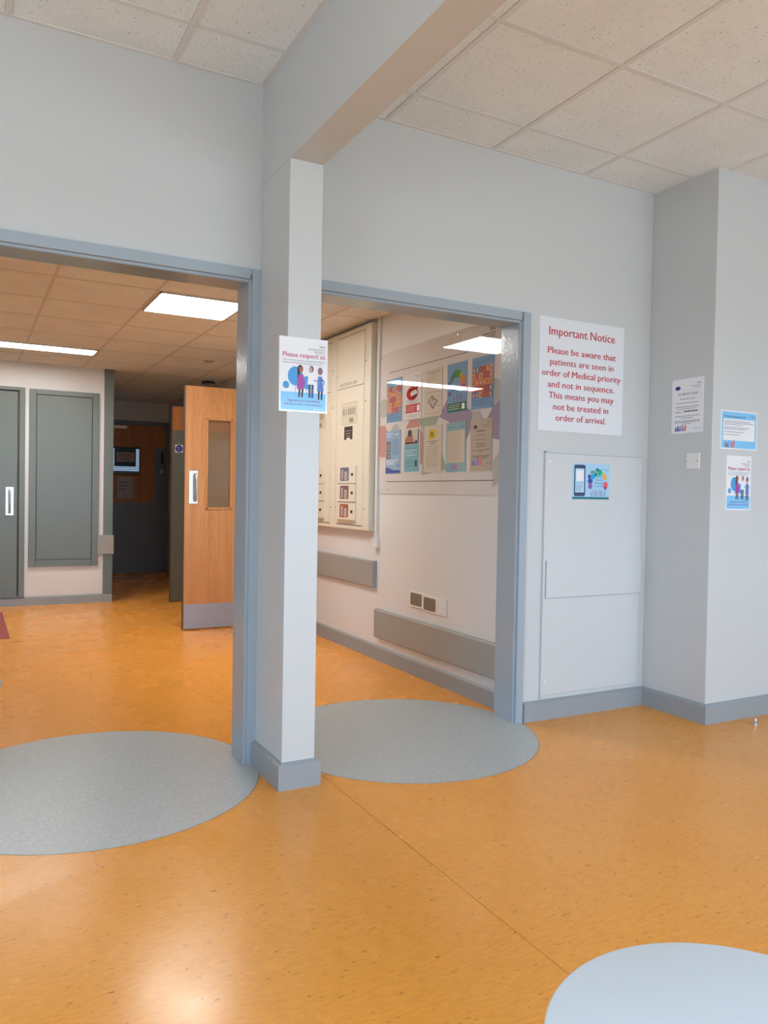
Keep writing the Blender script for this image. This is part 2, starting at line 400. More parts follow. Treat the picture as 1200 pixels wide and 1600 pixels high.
def lettering(parent, name, rows, m, z=.002, bold=0):
    """rows: (text, x, y, cap height, width or None, align l/c/r)"""
    o = None
    for s, x, y, h, wd, al in rows:
        c = bpy.data.curves.new('t', 'FONT'); c.body = s; c.size = 1; c.resolution_u = 2
        to = bpy.data.objects.new('t', c); me = bpy.data.meshes.new_from_object(to)
        bpy.data.objects.remove(to); bpy.data.curves.remove(c)
        xa = min(v.co.x for v in me.vertices); xb = max(v.co.x for v in me.vertices)
        sy = h/.70; sx = sy if wd is None else wd/(xb-xa)
        W = (xb-xa)*sx; ox = {'l': x, 'c': x-W/2, 'r': x-W}[al]
        for v in me.vertices: v.co = Vector((ox+(v.co.x-xa)*sx, y+v.co.y*sy, z))
        if bold:
            bb = bmesh.new(); bb.from_mesh(me)
            for k, dx in enumerate((-bold, bold)):
                n0 = len(bb.verts); bb.from_mesh(me); bb.verts.ensure_lookup_table()
                for v in bb.verts[n0:]: v.co.x += dx; v.co.z += .00015*(k+1)
            bb.to_mesh(me); bb.free()
        if me.polygons[0].normal.z < 0: me.flip_normals()
        me.name = name; me.materials.clear(); me.materials.append(m)
        o = link(name, me, parent)
    return o
def small_print(parent, rows, m, z=.002, t_=.0013, name='small_print'):
    """rows of illegible print: (x0, x1, y) broken into word-like dashes"""
    ps = []
    for x0, x1, y in rows:
        x = x0
        while x < x1-.003:
            L = random.uniform(.006, .018); e = min(x+L, x1); ps.append(rect(x, y, e, y+t_)); x = e+.0028
    return tag(pr_(parent, name, ps, m, z, True), kind='stuff')
def crest(parent, x, y, m, z=.002, s=1.0):
    """little crowd of people drawn at the foot of the hospital's notices"""
    cols = [(.30, .30, .33), (.10, .12, .25), (.35, .35, .4), (.05, .07, .2), (.15, .2, .5), (.3, .4, .65), (.12, .15, .45), (.4, .45, .7), (.2, .2, .55), (.45, .2, .4), (.7, .15, .2), (.75, .3, .25), (.65, .1, .15)]
    for i, c in enumerate(cols):
        cx = x+(i*.0045+random.uniform(-.001, .001))*s; hh = (.009+random.uniform(0, .009)+.0009*i)*s; l = random.uniform(-.002, .002)*s
        pr_(parent, 'drawn_person', [[(cx-.0026*s, y), (cx+.0022*s, y), (cx+.003*s+l, y+hh*.6), (cx+.0018*s+l, y+hh), (cx+.002*s+l, y+hh+.003*s), (cx+l, y+hh+.0045*s), (cx-.002*s+l, y+hh+.003*s), (cx-.0018*s+l, y+hh), (cx-.003*s+l, y+hh*.6)]], inks('crest%d' % i, c), z+.00002*i)

PAPER = mat('white_paper', (.80, .82, .84), .45)
LAMIN = mat('laminated_paper', (.80, .81, .83), .12)
K = inks('black', (.03, .03, .035)); RED = inks('red', (.50, .02, .035)); WHT = inks('white', (.8, .8, .8)); NAVY = inks('navy', (.03, .04, .25)); TXT = inks('dark_blue', (.05, .08, .2)); PLUM = inks('plum', (.30, .10, .28))
GRY = inks('grey', (.22, .22, .24))

# ---- large red lettered notice
YS = YW
s = sheet('notice_sign', 'large white notice with red lettering about medical priority', 'sign', (2.9115, YS, 1.8155), 'S', .593, .593, mat('sign_plastic', (.72, .74, .77), .3), .004)
X0, Z0 = 2.9115, 1.8155
rows = [('Important Notice', 2.678, 3.139, 2.021, .044), ('Please be aware that', 2.672, 3.148, 1.925, .034), ('patients are seen in', 2.688, 3.134, 1.866, .034), ('order of Medical priority', 2.635, 3.187, 1.807, .034), ('and not in sequence.', 2.676, 3.141, 1.748, .034), ('This means you may', 2.683, 3.139, 1.691, .034), ('not be treated in', 2.715, 3.102, 1.632, .034), ('order of arrival.', 2.732, 3.086, 1.575, .034)]
lettering(s, 'lettering', [(t, a-X0, z-Z0, h, c-a, 'l') for t, a, c, z, h in rows], RED, .0046, bold=.0007)
for sx in (-1, 1):
    for sy in (-1, 1):
        MB().cyl((sx*.277, sy*.277, .005), .0065, .004, seg=12, bev=.001).build('screw_cap', M_WHITEP, s)

# ---- "Please respect us" posters
def respect(lab, loc, w, h, tilt=0):
    s = sheet('poster', lab, 'poster', loc, 'S', w, h, LAMIN, .0015, tilt, 'respect posters')
    U = lambda u: (u-.5)*w
    V = lambda v: (.5-v)*h
    def R_(a, b, c, d): return rect(U(a), V(d), U(c), V(b))
    def P(*pp): return [(U(a), V(b)) for a, b in pp]
    def E_(a, b, ra, rb): return ell(U(a), V(b), ra*w, rb*h)
    pr_(s, 'blue_ground', [R_(.035, .735, .965, .975)], inks('sky', (.22, .55, .86), .12))
    pr_(s, 'drawn_tree', [E_(.33, .52, .155, .13), E_(.56, .60, .09, .09), E_(.14, .645, .065, .05)], inks('azure', (.08, .34, .68), .12), .0018)
    pr_(s, 'tree_trunk', [R_(.325, .65, .335, .74), R_(.555, .69, .565, .76)], inks('azure', (.08, .34, .68)), .0018)
    sk1, sk2, hair = inks('brown_skin', (.36, .12, .07)), inks('pink_skin', (.55, .30, .25)), inks('hair', (.05, .02, .03))
    # left figure
    pr_(s, 'drawn_person', [E_(.43, .42, .058, .055), R_(.375, .42, .425, .56)], hair, .0020)
    pr_(s, 'drawn_face', [E_(.44, .43, .04, .043)], sk1, .0022)
    pr_(s, 'drawn_tunic', [P((.40, .50), (.49, .49), (.53, .60), (.50, .69), (.36, .69), (.37, .58))], inks('magenta', (.38, .06, .33)), .0022)
    pr_(s, 'drawn_legs', [P((.40, .69), (.44, .69), (.42, .80), (.39, .80)), P((.46, .69), (.50, .69), (.48, .80), (.45, .80))], hair, .0021)
    # middle figure
    pr_(s, 'drawn_person', [E_(.66, .41, .045, .045)], hair, .0020)
    pr_(s, 'drawn_face', [E_(.645, .42, .037, .043)], sk2, .0022)
    pr_(s, 'drawn_shirt', [P((.60, .48), (.70, .48), (.72, .62), (.58, .62))], WHT, .0021)
    pr_(s, 'drawn_legs', [P((.60, .62), (.65, .62), (.64, .80), (.60, .80)), P((.66, .62), (.71, .62), (.70, .80), (.66, .80))], TXT, .0022)
    # right figure
    pr_(s, 'drawn_person', [E_(.845, .43, .052, .052)], inks('slate', (.14, .18, .32)), .0020)
    pr_(s, 'drawn_face', [E_(.83, .44, .034, .038)], sk1, .0022)
    pr_(s, 'drawn_dress', [P((.80, .50), (.88, .50), (.92, .70), (.78, .70)), P((.70, .555), (.80, .56), (.80, .575), (.70, .565)), P((.88, .52), (.945, .57), (.92, .62), (.905, .61), (.925, .575), (.87, .55))], inks('cobalt', (.10, .20, .55)), .0022)
    pr_(s, 'drawn_legs', [P((.80, .70), (.84, .70), (.83, .82), (.80, .82)), P((.86, .70), (.90, .70), (.89, .82), (.86, .82))], hair, .0021)
    lettering(s, 'heading', [('Please respect us', U(.07), V(.265), .0185*h/.29, w*.87, 'l')], inks('crimson', (.52, .04, .12)), .0022, .0002)
    lettering(s, 'trust_name', [('NHS', U(.94), V(.115), .008*h/.29, None, 'r'), ("Birmingham Women's", U(.94), V(.15), .0055*h/.29, None, 'r'), ("and Children's", U(.94), V(.18), .0055*h/.29, None, 'r'), ('NHS Foundation Trust', U(.94), V(.2), .003*h/.29, None, 'r')], K, .0022)
    lettering(s, 'body_text', [('We are here to care for you and your family and', U(.07), V(.315), .0055*h/.29, w*.87, 'l'), ('deserve to be treated with dignity and respect.', U(.07), V(.35), .0055*h/.29, w*.82, 'l')], TXT, .0022)
    lettering(s, 'warning_text', [('Aggressive or intimidating', U(.5), V(.86), .009*h/.29, w*.66, 'c'), ('behaviour will not be tolerated', U(.5), V(.91), .009*h/.29, w*.80, 'c')], PLUM, .0022)
    lettering(s, 'foot_text', [('By your side', U(.93), V(.96), .006*h/.29, None, 'r')], WHT, .0022)
    return s
respect('respect poster with three drawn people, taped across the pillar', (1.1725, YP-.001, 1.6345), .205, .291, math.radians(.4))
respect('small respect poster with three drawn people below the blue notice', (3.6295, YK, 1.2645), .197, .289)

# ---- blue landscape notice on the projecting wall
s = sheet('notice', 'landscape blue and white notice above the small respect poster', 'notice', (3.621, YK, 1.5435), 'S', .288, .204, LAMIN, .0015)
pr_(s, 'blue_field', [rect(-.137, -.095, .137, .095)], inks('sky', (.22, .55, .86), .12))
pr_(s, 'white_field', [rect(-.125, -.055, .125, .058)], WHT, .0019)
lettering(s, 'heading', [('Emergency Gynaecology Unit', -.118, .066, .011, .17, 'l')], TXT, .0021)
small_print(s, [(.08, .13, .078), (.1, .13, .072)], TXT, .0021)
small_print(s, [(-.118, .09, .045), (-.118, .115, .036), (-.118, .03, .027), (-.118, .08, .012), (-.118, .05, .003), (-.118, .04, -.012), (-.118, .0, -.026)], TXT, .0022, .0028)
crest(s, -.11, -.092, None, .0021, 1.3)

# ---- YOU ARE NOT ALONE on the side of the corner
s = sheet('notice', 'white notice with black print above the blank switch plate', 'notice', (XK, 2.930, 1.676), 'W', .207, .291, LAMIN, .0015, math.radians(.3))
lettering(s, 'lettering', [('NHS', .085, .112, .009, None, 'r'), ("Birmingham Women's", .085, .101, .005, None, 'r'), ("and Children's", .085, .093, .005, None, 'r'), ('YOU ARE NOT ALONE', 0, .058, .012, .13, 'c')], K, .0021)
pr_(s, 'round_emblem', [ell(-.065, .098, .018, .011)], NAVY, .0021)
small_print(s, [(-.02, .07, -.033)], K, .0021, .006)
small_print(s, [(-.05, .05, .036), (-.075, .075, .014), (-.08, .075, -.006), (-.065, .06, -.017), (-.08, -.03, -.033), (-.08, .08, -.056), (-.04, .04, -.066), (-.085, .085, -.082), (-.08, .08, -.089), (-.03, .03, -.097)], K, .0021, .0025)
crest(s, -.078, -.135, None, .0021, 1.25)
lettering(s, 'foot_text', [('By your side', .09, -.127, .006, None, 'r')], K, .0021)
s = tag(MB().box(-.042, .042, -.042, .042, 0, .009, .002).build('switch_plate', M_WHITEP), 'blank white square plate on the side of the wall corner', 'plate')
s.location = (XK, 2.880, 1.378); s.rotation_euler = (Matrix.Rotation(-PI/2, 4, 'Z') @ Matrix.Rotation(PI/2, 4, 'X')).to_euler()
for sx in (-1, 1): MB().cyl((sx*.030, 0, .0095), .0028, .002, seg=10).build('screw', M_BLACK, s)

# ---- access board with strip and the phone poster
pb = tag(MB().box(2.675, 3.362, YW-.012, YW, .128, 1.404, .003).build('access_board', M_PANEL), 'tall white screwed on board below the red lettered notice', 'board')
MB().box(2.684, 3.366, YW-.0175, YW-.012, .642, .838).build('joint_strip', M_PANEL, pb)
MB().box(2.684, 3.366, YW-.016, YW-.012, .6385, .642).build('strip_shadow_line', M_SKIRT, pb)  # grey lines standing in for shade along the strip's bottom and left edges
MB().box(2.6815, 2.684, YW-.016, YW-.012, .6385, .838).build('strip_shadow_line', M_SKIRT, pb)
bd = MB(); bd.box(2.664, 2.675, YW-.016, YW, .112, 1.412, .002); bd.box(2.664, 3.366, YW-.016, YW, 1.404, 1.413, .002)
bd.build('edge_bead', M_PANEL, pb)
for x, z in ((2.692, 1.36), (3.345, 1.35), (2.69, .20), (3.348, .30), (3.0, .14)): MB().cyl((x, YW-.013, z), .006, .004, 'y', 10).build('screw', M_WHITEP, pb)
s = sheet('feedback_poster', 'pale blue feedback poster with a drawn phone on the access board', 'poster', (2.982, YW-.012, 1.2605), 'S', .262, .192, mat('ink_pale_blue_sheet', (.38, .62, .82), .2), .0015)
pr_(s, 'green_band', [rect(-.131, -.096, .131, -.084)], inks('teal', (.0, .17, .19)))
ph = sheet('drawn_phone', None, None, (0, 0, 0), 'S', .078, .168, inks('phone', (.035, .05, .13)), .0004, rad=.01); ph.parent = s; ph.rotation_euler = (0, 0, 0); ph.location = (-.081, .004, .0015)
pr_(s, 'phone_screen', [rect(-.112, -.060, -.050, .068)], inks('screen', (.45, .68, .85)), .0021)
pr_(s, 'white_square', [rect(-.105, .002, -.055, .058)], WHT, .0023)
lettering(s, 'phone_text', [('SCAN HERE', -.081, -.012, .007, .05, 'c')], TXT, .0023)
small_print(s, [(-.106, -.056, -.022), (-.106, -.06, -.029), (-.106, -.056, -.036), (-.106, -.07, -.043), (-.106, -.06, -.05)], TXT, .0023, .0022)
lettering(s, 'lettering', [('Tell us', .055, .022, .010, None, 'c'), ('what you', .055, .005, .010, None, 'c'), ('think about', .055, -.012, .010, None, 'c'), ('our services', .055, -.029, .010, None, 'c')], inks('blue_text', (.03, .16, .38)), .0021)
small_print(s, [(.08, .128, .066), (.1, .128, .06)], TXT, .0021)
bub = [(-.013, .026, .012, .012, (.04, .05, .3)), (-.007, .002, .018, .014, (.03, .06, .35)), (-.006, -.024, .015, .017, (.25, .10, .4)), (.004, .050, .010, .011, (.12, .35, .3)), (.012, .026, .014, .014, (.0, .35, .7)), (.022, .052, .010, .010, (.15, .38, .36)), (.032, .038, .012, .012, (.0, .25, .25)), (.042, .064, .011, .009, (.0, .16, .13)), (.060, .050, .015, .018, (.0, .36, .22)), (.082, .042, .010, .012, (.3, .6, .18)), (.097, .026, .014, .018, (.85, .42, .06)), (.103, -.018, .017, .019, (.75, .12, .12)), (.103, -.034, .008, .010, (.25, .03, .12))]
for i, (a, c, ra, rb, colr) in enumerate(bub): pr_(s, 'speech_bubble', [ell(a, c, ra, rb, 16)], inks('bubble%d' % i, colr), .0021+.0001*i)
for i in range(12):
    a = .0+.009*i; c = -.080; hh = .016+.02*((i*7) % 5)/5
    pr_(s, 'drawn_person', [[(a, c), (a+.003, c), (a+.003, c+hh), (a+.0045, c+hh+.003), (a+.0015, c+hh+.006), (a-.0015, c+hh+.003), (a, c+hh)]], inks('crowd%d' % (i % 4), ((.05, .06, .15), (.3, .35, .5), (.45, .25, .3), (.1, .25, .4))[i % 4]), .0021)

# ------------------------------------------------------------------ corridor wall: guards, sockets, conduit
def guard(lab, y0, y1, z0, z1):
    t_ = .03
    pts = [(XC, z0), (XC-t_+.008, z0), (XC-t_, z0+.008), (XC-t_, z1-.008), (XC-t_+.008, z1), (XC, z1)]
    g = tag(MB().prism(pts, 'y', y0+.012, y1-.012).build('wall_guard', M_GUARD), lab, 'wall guard')
    MB().prism([(p[0]+(-.0015 if p[0] < XC else 0), p[1]+(.001 if i > 2 else -.001)) for i, p in enumerate(pts)], 'y', y0, y0+.012).build('end_cap', M_SKIRT, g)
    MB().prism([(p[0]+(-.0015 if p[0] < XC else 0), p[1]+(.001 if i > 2 else -.001)) for i, p in enumerate(pts)], 'y', y1-.012, y1).build('end_cap', M_SKIRT, g)
guard('lower grey wall guard below the three socket plates', YW+TW+.03, 4.87, .164, .362)
guard('upper grey wall guard below the cream cabinets', 4.90, 7.2, .505, .697)
for y, z, lab, dk in ((4.330, .494, 'dark insert socket plate nearest the wall guard corner', 1), (4.163, .485, 'dark insert socket plate in the middle of the three', 1), (4.030, .484, 'blank white socket plate right of the two dark ones', 0)):
    s = MB().box(-.082 if dk else -.052, .082 if dk else .052, -.052, .052, 0, .009, .0025).build('socket_plate', M_WHITEP)
    tag(s, lab, 'socket plate', 'plates on the corridor wall')
    s.location = (XC, y, z); s.rotation_euler = (Matrix.Rotation(-PI/2, 4, 'Z') @ Matrix.Rotation(PI/2, 4, 'X')).to_euler()
    if dk:
        g = sheet('insert', None, None, (0, 0, 0), 'S', .140, .080, M_PLATE, .002, rad=.012); g.parent = s; g.rotation_euler = (0, 0, 0); g.location = (0, 0, .0085)
    else:
        for sx in (-1, 1): MB().cyl((sx*.030, 0, .0095), .003, .002, seg=10).build('screw', M_BLACK, s)
c = tag(MB().box(XC-.022, XC, 4.882, 4.908, .86, CZ2-.004, .002).build('trunking', M_WHITEP), 'white cable trunking running up beside the cabinets', 'trunking')
MB().box(XC-.035, XC, 4.865, 4.925, .795, .862, .003).build('junction_box', M_WHITEP, c)

# ---- cream cabinets
def W2(m): return m
def cabinet(lab, y0, first):
    """local origin: right front lower corner at y0; y grows away from the viewer"""
    XF = 2.525; root = tag(empty('dispenser_cabinet', (XF, y0, .908)), lab, 'cabinet', 'cream cabinets on the corridor wall')
    D = XC-XF; Wd = .566; H = 1.482
    MB().box(0, D, 0, Wd, 0, H, .006).build('body', M_CREAM, root)
    MB().box(-.004, .001, .095, .54, 1.0588, 1.44).build('upper_panel', M_CREAM, root)
    MB().box(-.004, .001, .095, .54, .035, 1.0553, .0015).build('lower_panel', M_CREAM, root)
    for q in ((-.0006, .001, .09, .545, 1.442, 1.446), (-.0046, .001, .098, .537, 1.0555, 1.0585), (-.0006, .001, .09, .545, .029, .034)): MB().box(*q).build('panel_gap', M_GAP, root)
    MB().box(-.009, .0, .087, .093, 1.18, 1.34).build('hinge', M_WHITEP, root)
    for y, z in ((.07, 1.22), (.55, 1.16), (.07, .93), (.07, .155), (.553, .16)): MB().cyl((-.0012, y, z), .0045, .004, 'x', 10).build('lock', M_BLACK, root)
    # labels face -x : build in local flat frames
    def lab_(name, yc, zc, w, h, m, t_=.0008):
        o = sheet(name, None, None, (-.004, yc, zc), 'W', w, h, m, t_); o.parent = root; return o
    t = lab_('name_strip', .355, 1.083, .31, .03, M_CREAM, .0003)
    lettering(t, 'lettering', [('CENTURION 2000', 0, -.010, .024, .29, 'c')], inks('dark_taupe_print', (.16, .13, .10)), .0009)
    r = lab_('price_label', .327, .862, .267, .161, mat('label_card', (.66, .62, .50), .4))
    ln = [rect(-.133, -.0805, .133, -.078), rect(-.133, .078, .133, .0805), rect(-.133, -.08, -.131, .08), rect(.131, -.08, .133, .08), rect(-.12, .045, .12, .047), rect(-.12, -.025, .12, -.023)]
    for k in range(8):
        a = -.115+k*.0295; ln.append(rect(a, -.012, a+(.012 if k in (1, 2, 7) else .020), .038))
    ln.append(rect(.0, -.068, .07, -.035))
    tag(pr_(r, 'printed_columns', ln, inks('taupe_print', (.30, .26, .20)), .0011, True), kind='stuff')
    if first:
        k_ = lab_('black_label', .341, .717, .142, .098, M_BLACK)
        small_print(k_, [(-.055, .055, .012), (-.045, .045, -.008), (-.035, .035, -.028)], inks('taupe_print', (.30, .26, .20)), .0011, .009)
        pr_(k_, 'white_tab', [rect(-.03, -.049, .03, -.036)], WHT, .0011)
    else:
        k_ = lab_('outlined_label', .36, .69, .10, .12, mat('label_card', (.66, .62, .50), .4))
        pr_(k_, 'outline', [rect(-.05, -.06, .05, -.058), rect(-.05, .058, .05, .06), rect(-.05, -.06, -.048, .06), rect(.048, -.06, .05, .06)], inks('taupe_print', (.30, .26, .20)), .0011, True)
    for k, (zt, zb) in enumerate(((1.378, 1.250), (1.244, 1.112), (1.104, .976))):
        zt -= .908; zb -= .908
        d_ = MB().box(-.016, -.003, .188, .515, zb, zt, .002).build('flap_door', M_CREAM, root)
        colr = ((.16, .18, .30), (.26, .12, .14), (.42, .13, .06))[k]
        p_ = sheet('flap_window', None, None, (-.016, .37, (zt+zb)/2+.004), 'W', .146, .100, inks('pane%d' % k, colr, .1), .0012, rad=.012); p_.parent = d_
        if first or True:
            pr_(p_, 'packet', [rect(.0, -.045, .05, .02), rect(-.055, -.04, -.02, .035)], inks('packet', (.50, .42, .40), .2), .0018)
            pr_(p_, 'dark_edge', [rect(-.068, -.045, -.058, .045)], M_BLACK, .0018)
        MB().cyl((-.020, .235, (zt+zb)/2), .011, .010, 'x', 14, bev=.002).build('flap_lock', M_BLACK, d_)
        MB().box(-.012, -.003, .20, .49, zb-.006 if k < 2 else zb-.022, zb-.001).build('flap_slot', M_PLATE if k < 2 else mat('tan_tray', (.45, .36, .24), .5), d_)
    return root
cabinet('cream dispenser cabinet with a black label, nearer the notice board', 4.93, True)
cabinet('cream dispenser cabinet with an outlined label, partly hidden by the pillar', 5.502, False)

# ------------------------------------------------------------------ notice board
GLB = mat('gloss_print_white', (.66, .635, .61), .018)
YN0, YN1 = 3.46, 4.876
def gi(name, col): 
    return mat('gloss_'+name, col, .025)
nb = sheet('notice_board', 'glossy clear fronted notice board with pastel shapes and ten posters', 'notice board', (XC, (YN0+YN1)/2, 1.665), 'W', YN1-YN0, .975, GLB, .006)
cy_, cz_ = (YN0+YN1)/2, 1.665
BL = lambda pts: [(cy_-y, z-cz_) for y, z in pts]
pink, green, purple, grey = gi('pink', (.55, .27, .24)), gi('sage', (.36, .40, .31)), gi('lilac', (.33, .28, .38)), gi('stone', (.46, .46, .42))
pr_(nb, 'pink_shape', [BL([(4.888, 1.47), (4.888, 1.63), (4.86, 1.655), (4.80, 1.65), (4.76, 1.60), (4.76, 1.48), (4.79, 1.43), (4.86, 1.43)]), BL([(4.52, 1.60), (4.46, 1.663), (4.355, 1.663), (4.28, 1.55), (4.265, 1.37), (4.45, 1.37)])], pink, .0064)
pr_(nb, 'sage_shape', [BL([(4.355, 1.663), (4.095, 1.663), (4.14, 1.60), (4.30, 1.60)]), BL([(4.29, 1.60), (4.14, 1.60), (4.0, 1.33), (4.29, 1.30)])], green, .0066)
pr_(nb, 'lilac_shape', [BL([(4.095, 1.655), (3.99, 1.78), (3.74, 1.66), (3.74, 1.57), (3.80, 1.49), (3.99, 1.62)]), BL([(3.60, 1.60), (3.535, 1.67), (3.47, 1.70), (3.47, 1.48), (3.57, 1.50)])], purple, .0068)
pr_(nb, 'stone_shape', [ell(cy_-4.825, 1.77-cz_, .067, .067), BL([(3.54, 1.83), (3.47, 1.81), (3.47, 1.70), (3.56, 1.66)]), BL([(3.76, 1.66), (3.66, 1.66), (3.62, 1.60), (3.76, 1.60)]), BL([(3.53, 1.36), (3.465, 1.43), (3.465, 1.25), (3.53, 1.22)]), ell(cy_-4.65, 1.60-cz_, .06, .05)], grey, .0064)
pr_(nb, 'printed_line', [BL([(4.75, 2.008), (3.80, 2.008), (3.80, 2.012), (4.75, 2.012)]), BL([(4.77, 1.258), (3.52, 1.258), (3.52, 1.262), (4.77, 1.262)]), BL([(4.78, 1.205), (4.72, 1.205), (4.72, 1.207), (4.78, 1.207)])], K, .0070)
pr_(nb, 'header_panel', [BL([(3.868, 2.052), (3.515, 2.052), (3.515, 2.13), (3.868, 2.13)])], gi('header', (.70, .68, .67)), .0064)
lettering(nb, 'trust_name', [('NHS', cy_-3.525, 2.096-cz_, .020, .052, 'r'), ("Birmingham Women's", cy_-3.525, 2.078-cz_, .010, None, 'r'), ("and Children's", cy_-3.525, 2.064-cz_, .010, None, 'r'), ('NHS Foundation Trust', cy_-3.525, 2.056-cz_, .004, None, 'r')], K, .0072, .0006)
for y, z in ((3.901, 2.131), (4.383, 2.129), (4.873, 2.125), (4.873, 1.195), (4.396, 1.195), (3.92, 1.195), (3.475, 1.349)):
    MB().cyl((cy_-y, z-cz_, .008), .006, .005, seg=10, bev=.001).build('screw', M_STEEL, nb)

W_, H_ = .209, .295
XN = XC-.0072
def np_(lab, y, z, base, name='poster'):
    m = mat('pocket_'+base[0], base[1], .025, bump=.10, bscale=5)
    tl = random.uniform(-.012, .012)
    return sheet(name, lab, 'poster', (XN, y, z), 'W', W_, H_, m, .0025, tl, 'posters on the notice board')
LB = ('blue', (.20, .36, .56)); CRM = ('cream', (.62, .56, .47)); WH = ('white', (.70, .68, .66)); TQ = ('turquoise', (.27, .46, .50))
UZ = .0030
def faces_poster(lab, y, z):
    s = np_(lab, y, z, LB)
    cs = [(.50, .12, .08), (.60, .20, .10), (.35, .10, .18), (.62, .40, .28), (.20, .22, .28), (.70, .30, .12)]
    for r in range(5):
        for c_ in range(6):
            x = -.098+c_*.033; yy = .075-r*.036
            col = random.randrange(6)
            pr_(s, 'portrait_square', [rect(x, yy-.017, x+.032, yy+.018)], gi('sq%d' % col, cs[col]), UZ)
            pr_(s, 'portrait_head', [ell(x+.016, yy-.001, .008, .012, 10)], gi('head%d' % (col % 3), ((.45, .18, .10), (.12, .06, .05), (.65, .45, .35))[(r+c_) % 3]), UZ+.0003)
    small_print(s, [(-.09, .06, .12), (-.09, .04, .108), (-.09, .08, -.098), (-.09, .05, -.106), (-.09, .08, -.118), (-.09, .03, -.127)], TXT, UZ, .003)
    return s
TOPZ, BOTZ = 1.8145, 1.461
faces_poster('blue poster with orange portraits at the left end of the top row', 4.670, TOPZ)
faces_poster('blue poster with orange portraits at the right end of the top row', 3.641, TOPZ)
s = np_('cream poster with a red bubble emblem and red box', 4.415, TOPZ, WH)
pr_(s, 'red_emblem', [ell(-.01, .02, .075, .045)], gi('red', (.48, .03, .04)), UZ)
pr_(s, 'white_heart', [ell(.012, .018, .045, .025)], gi('w', (.7, .66, .62)), UZ+.0003)
pr_(s, 'emblem_stroke', [[(-.06, .045), (.06, .062), (.06, .045), (-.05, .030)], [(-.03, .0), (.055, .015), (.05, -.004), (-.02, -.018)]], gi('wine', (.22, .02, .03)), UZ+.0006)
pr_(s, 'red_box', [rect(-.092, -.105, .092, -.050)], gi('red2', (.55, .06, .06)), UZ)
small_print(s, [(-.08, .03, -.066), (-.08, .03, -.078), (-.08, .02, -.09)], WHT, UZ+.0003, .002)
pr_(s, 'white_block', [rect(.052, -.098, .085, -.06)], WHT, UZ+.0003)
small_print(s, [(-.08, .08, -.022), (-.08, .08, -.032), (-.08, .06, -.041), (.02, .09, .128), (.04, .09, .118), (-.09, .09, -.125), (-.06, .06, -.133)], K, UZ, .002)
s = np_('cream printed sheet with a small line drawing near its foot', 4.167, TOPZ, CRM)
small_print(s, [(-.07, .08, .13), (-.07, .085, .12), (-.02, .03, .11), (-.07, .0, .094), (-.07, .04, .078), (-.07, -.02, .062), (-.07, -.03, .045), (-.08, .08, .0), (-.08, -.05, -.03), (-.08, -.05, -.05), (.05, .09, -.03), (.05, .09, -.09), (-.09, .09, -.13)], K, UZ, .0022)
pr_(s, 'line_drawing', [[(-.055, -.055), (-.02, -.018), (.055, -.055), (.0, -.105)], ], gi('drawing_dark', (.06, .06, .05)), UZ)
pr_(s, 'drawing_fill', [[(-.047, -.055), (-.018, -.025), (.045, -.055), (.0, -.096)], ], gi('drawing_light', (.55, .50, .42)), UZ+.0003)
pr_(s, 'drawing_stroke', [[(-.03, -.05), (.0, -.09), (.003, -.088), (-.027, -.048)], [(-.012, -.04), (.02, -.08), (.023, -.078), (-.009, -.038)], ell(.0, -.035, .012, .018, 12)], gi('drawing_mid', (.30, .28, .24)), UZ+.0006)
s = np_('blue poster with an arc of coloured bubbles and green foot', 3.900, TOPZ, LB)
pr_(s, 'green_foot', [rect(-.10, -.142, .10, -.090)], gi('dgreen', (.03, .16, .10)), UZ)
small_print(s, [(-.09, .04, -.103), (-.09, .03, -.115), (-.09, .04, -.128)], WHT, UZ+.0003, .003)
pr_(s, 'white_block', [rect(.055, -.132, .085, -.098)], WHT, UZ+.0003)
for i, (a, c_, ra, rb, colr) in enumerate([(-.055, .055, .02, .022, (.10, .25, .18)), (-.03, .075, .018, .02, (.06, .22, .10)), (-.005, .085, .022, .025, (.07, .26, .10)), (.025, .08, .018, .025, (.10, .30, .06)), (.045, .065, .015, .02, (.35, .45, .05)), (.065, .04, .025, .028, (.75, .24, .04)), (.07, -.005, .022, .02, (.6, .06, .06)), (-.08, .02, .015, .022, (.02, .10, .30)), (-.05, .0, .02, .018, (.03, .25, .55)), (-.075, -.03, .015, .012, (.22, .10, .2))]):
    pr_(s, 'speech_bubble', [ell(a, c_, ra, rb, 14)], gi('bub%d' % i, colr), UZ+.0001*i)
for i in range(9):
    a = -.03+.013*i; hh = .02+.025*((i*3) % 4)/4
    pr_(s, 'drawn_person', [[(a, -.086), (a+.005, -.086), (a+.004, -.086+hh), (a+.006, -.082+hh), (a+.0025, -.078+hh), (a-.001, -.082+hh), (a+.001, -.086+hh)]], gi('crowd%d' % (i % 3), ((.04, .05, .2), (.35, .4, .5), (.3, .1, .15))[i % 3]), UZ)
# lower row
s = np_('light blue poster with two dark pictures and a violet foot wave', 4.675, BOTZ, ('paleblue', (.30, .44, .62)))
pr_(s, 'violet_foot', [[(-.1, -.143), (.1, -.143), (.1, -.126), (.0, -.122), (-.05, -.108), (-.1, -.102)]], gi('violet', (.08, .10, .36)), UZ)
pr_(s, 'dark_picture', [rect(-.09, .0, -.03, .075), rect(-.09, -.045, -.03, -.006)], gi('pic', (.17, .17, .18)), UZ)
pr_(s, 'picture_detail', [ell(-.06, .035, .018, .025, 12), ell(-.055, -.025, .015, .012, 12)], gi('pic2', (.40, .28, .26)), UZ+.0003)
small_print(s, [(-.01, .08, .08-.012*i) for i in range(9)], TXT, UZ, .003)
small_print(s, [(-.09, .0, .125), (-.09, -.03, .108), (.02, .085, .115), (-.09, .08, -.058), (-.09, .05, -.070), (-.09, .02, -.082)], WHT, UZ, .005)
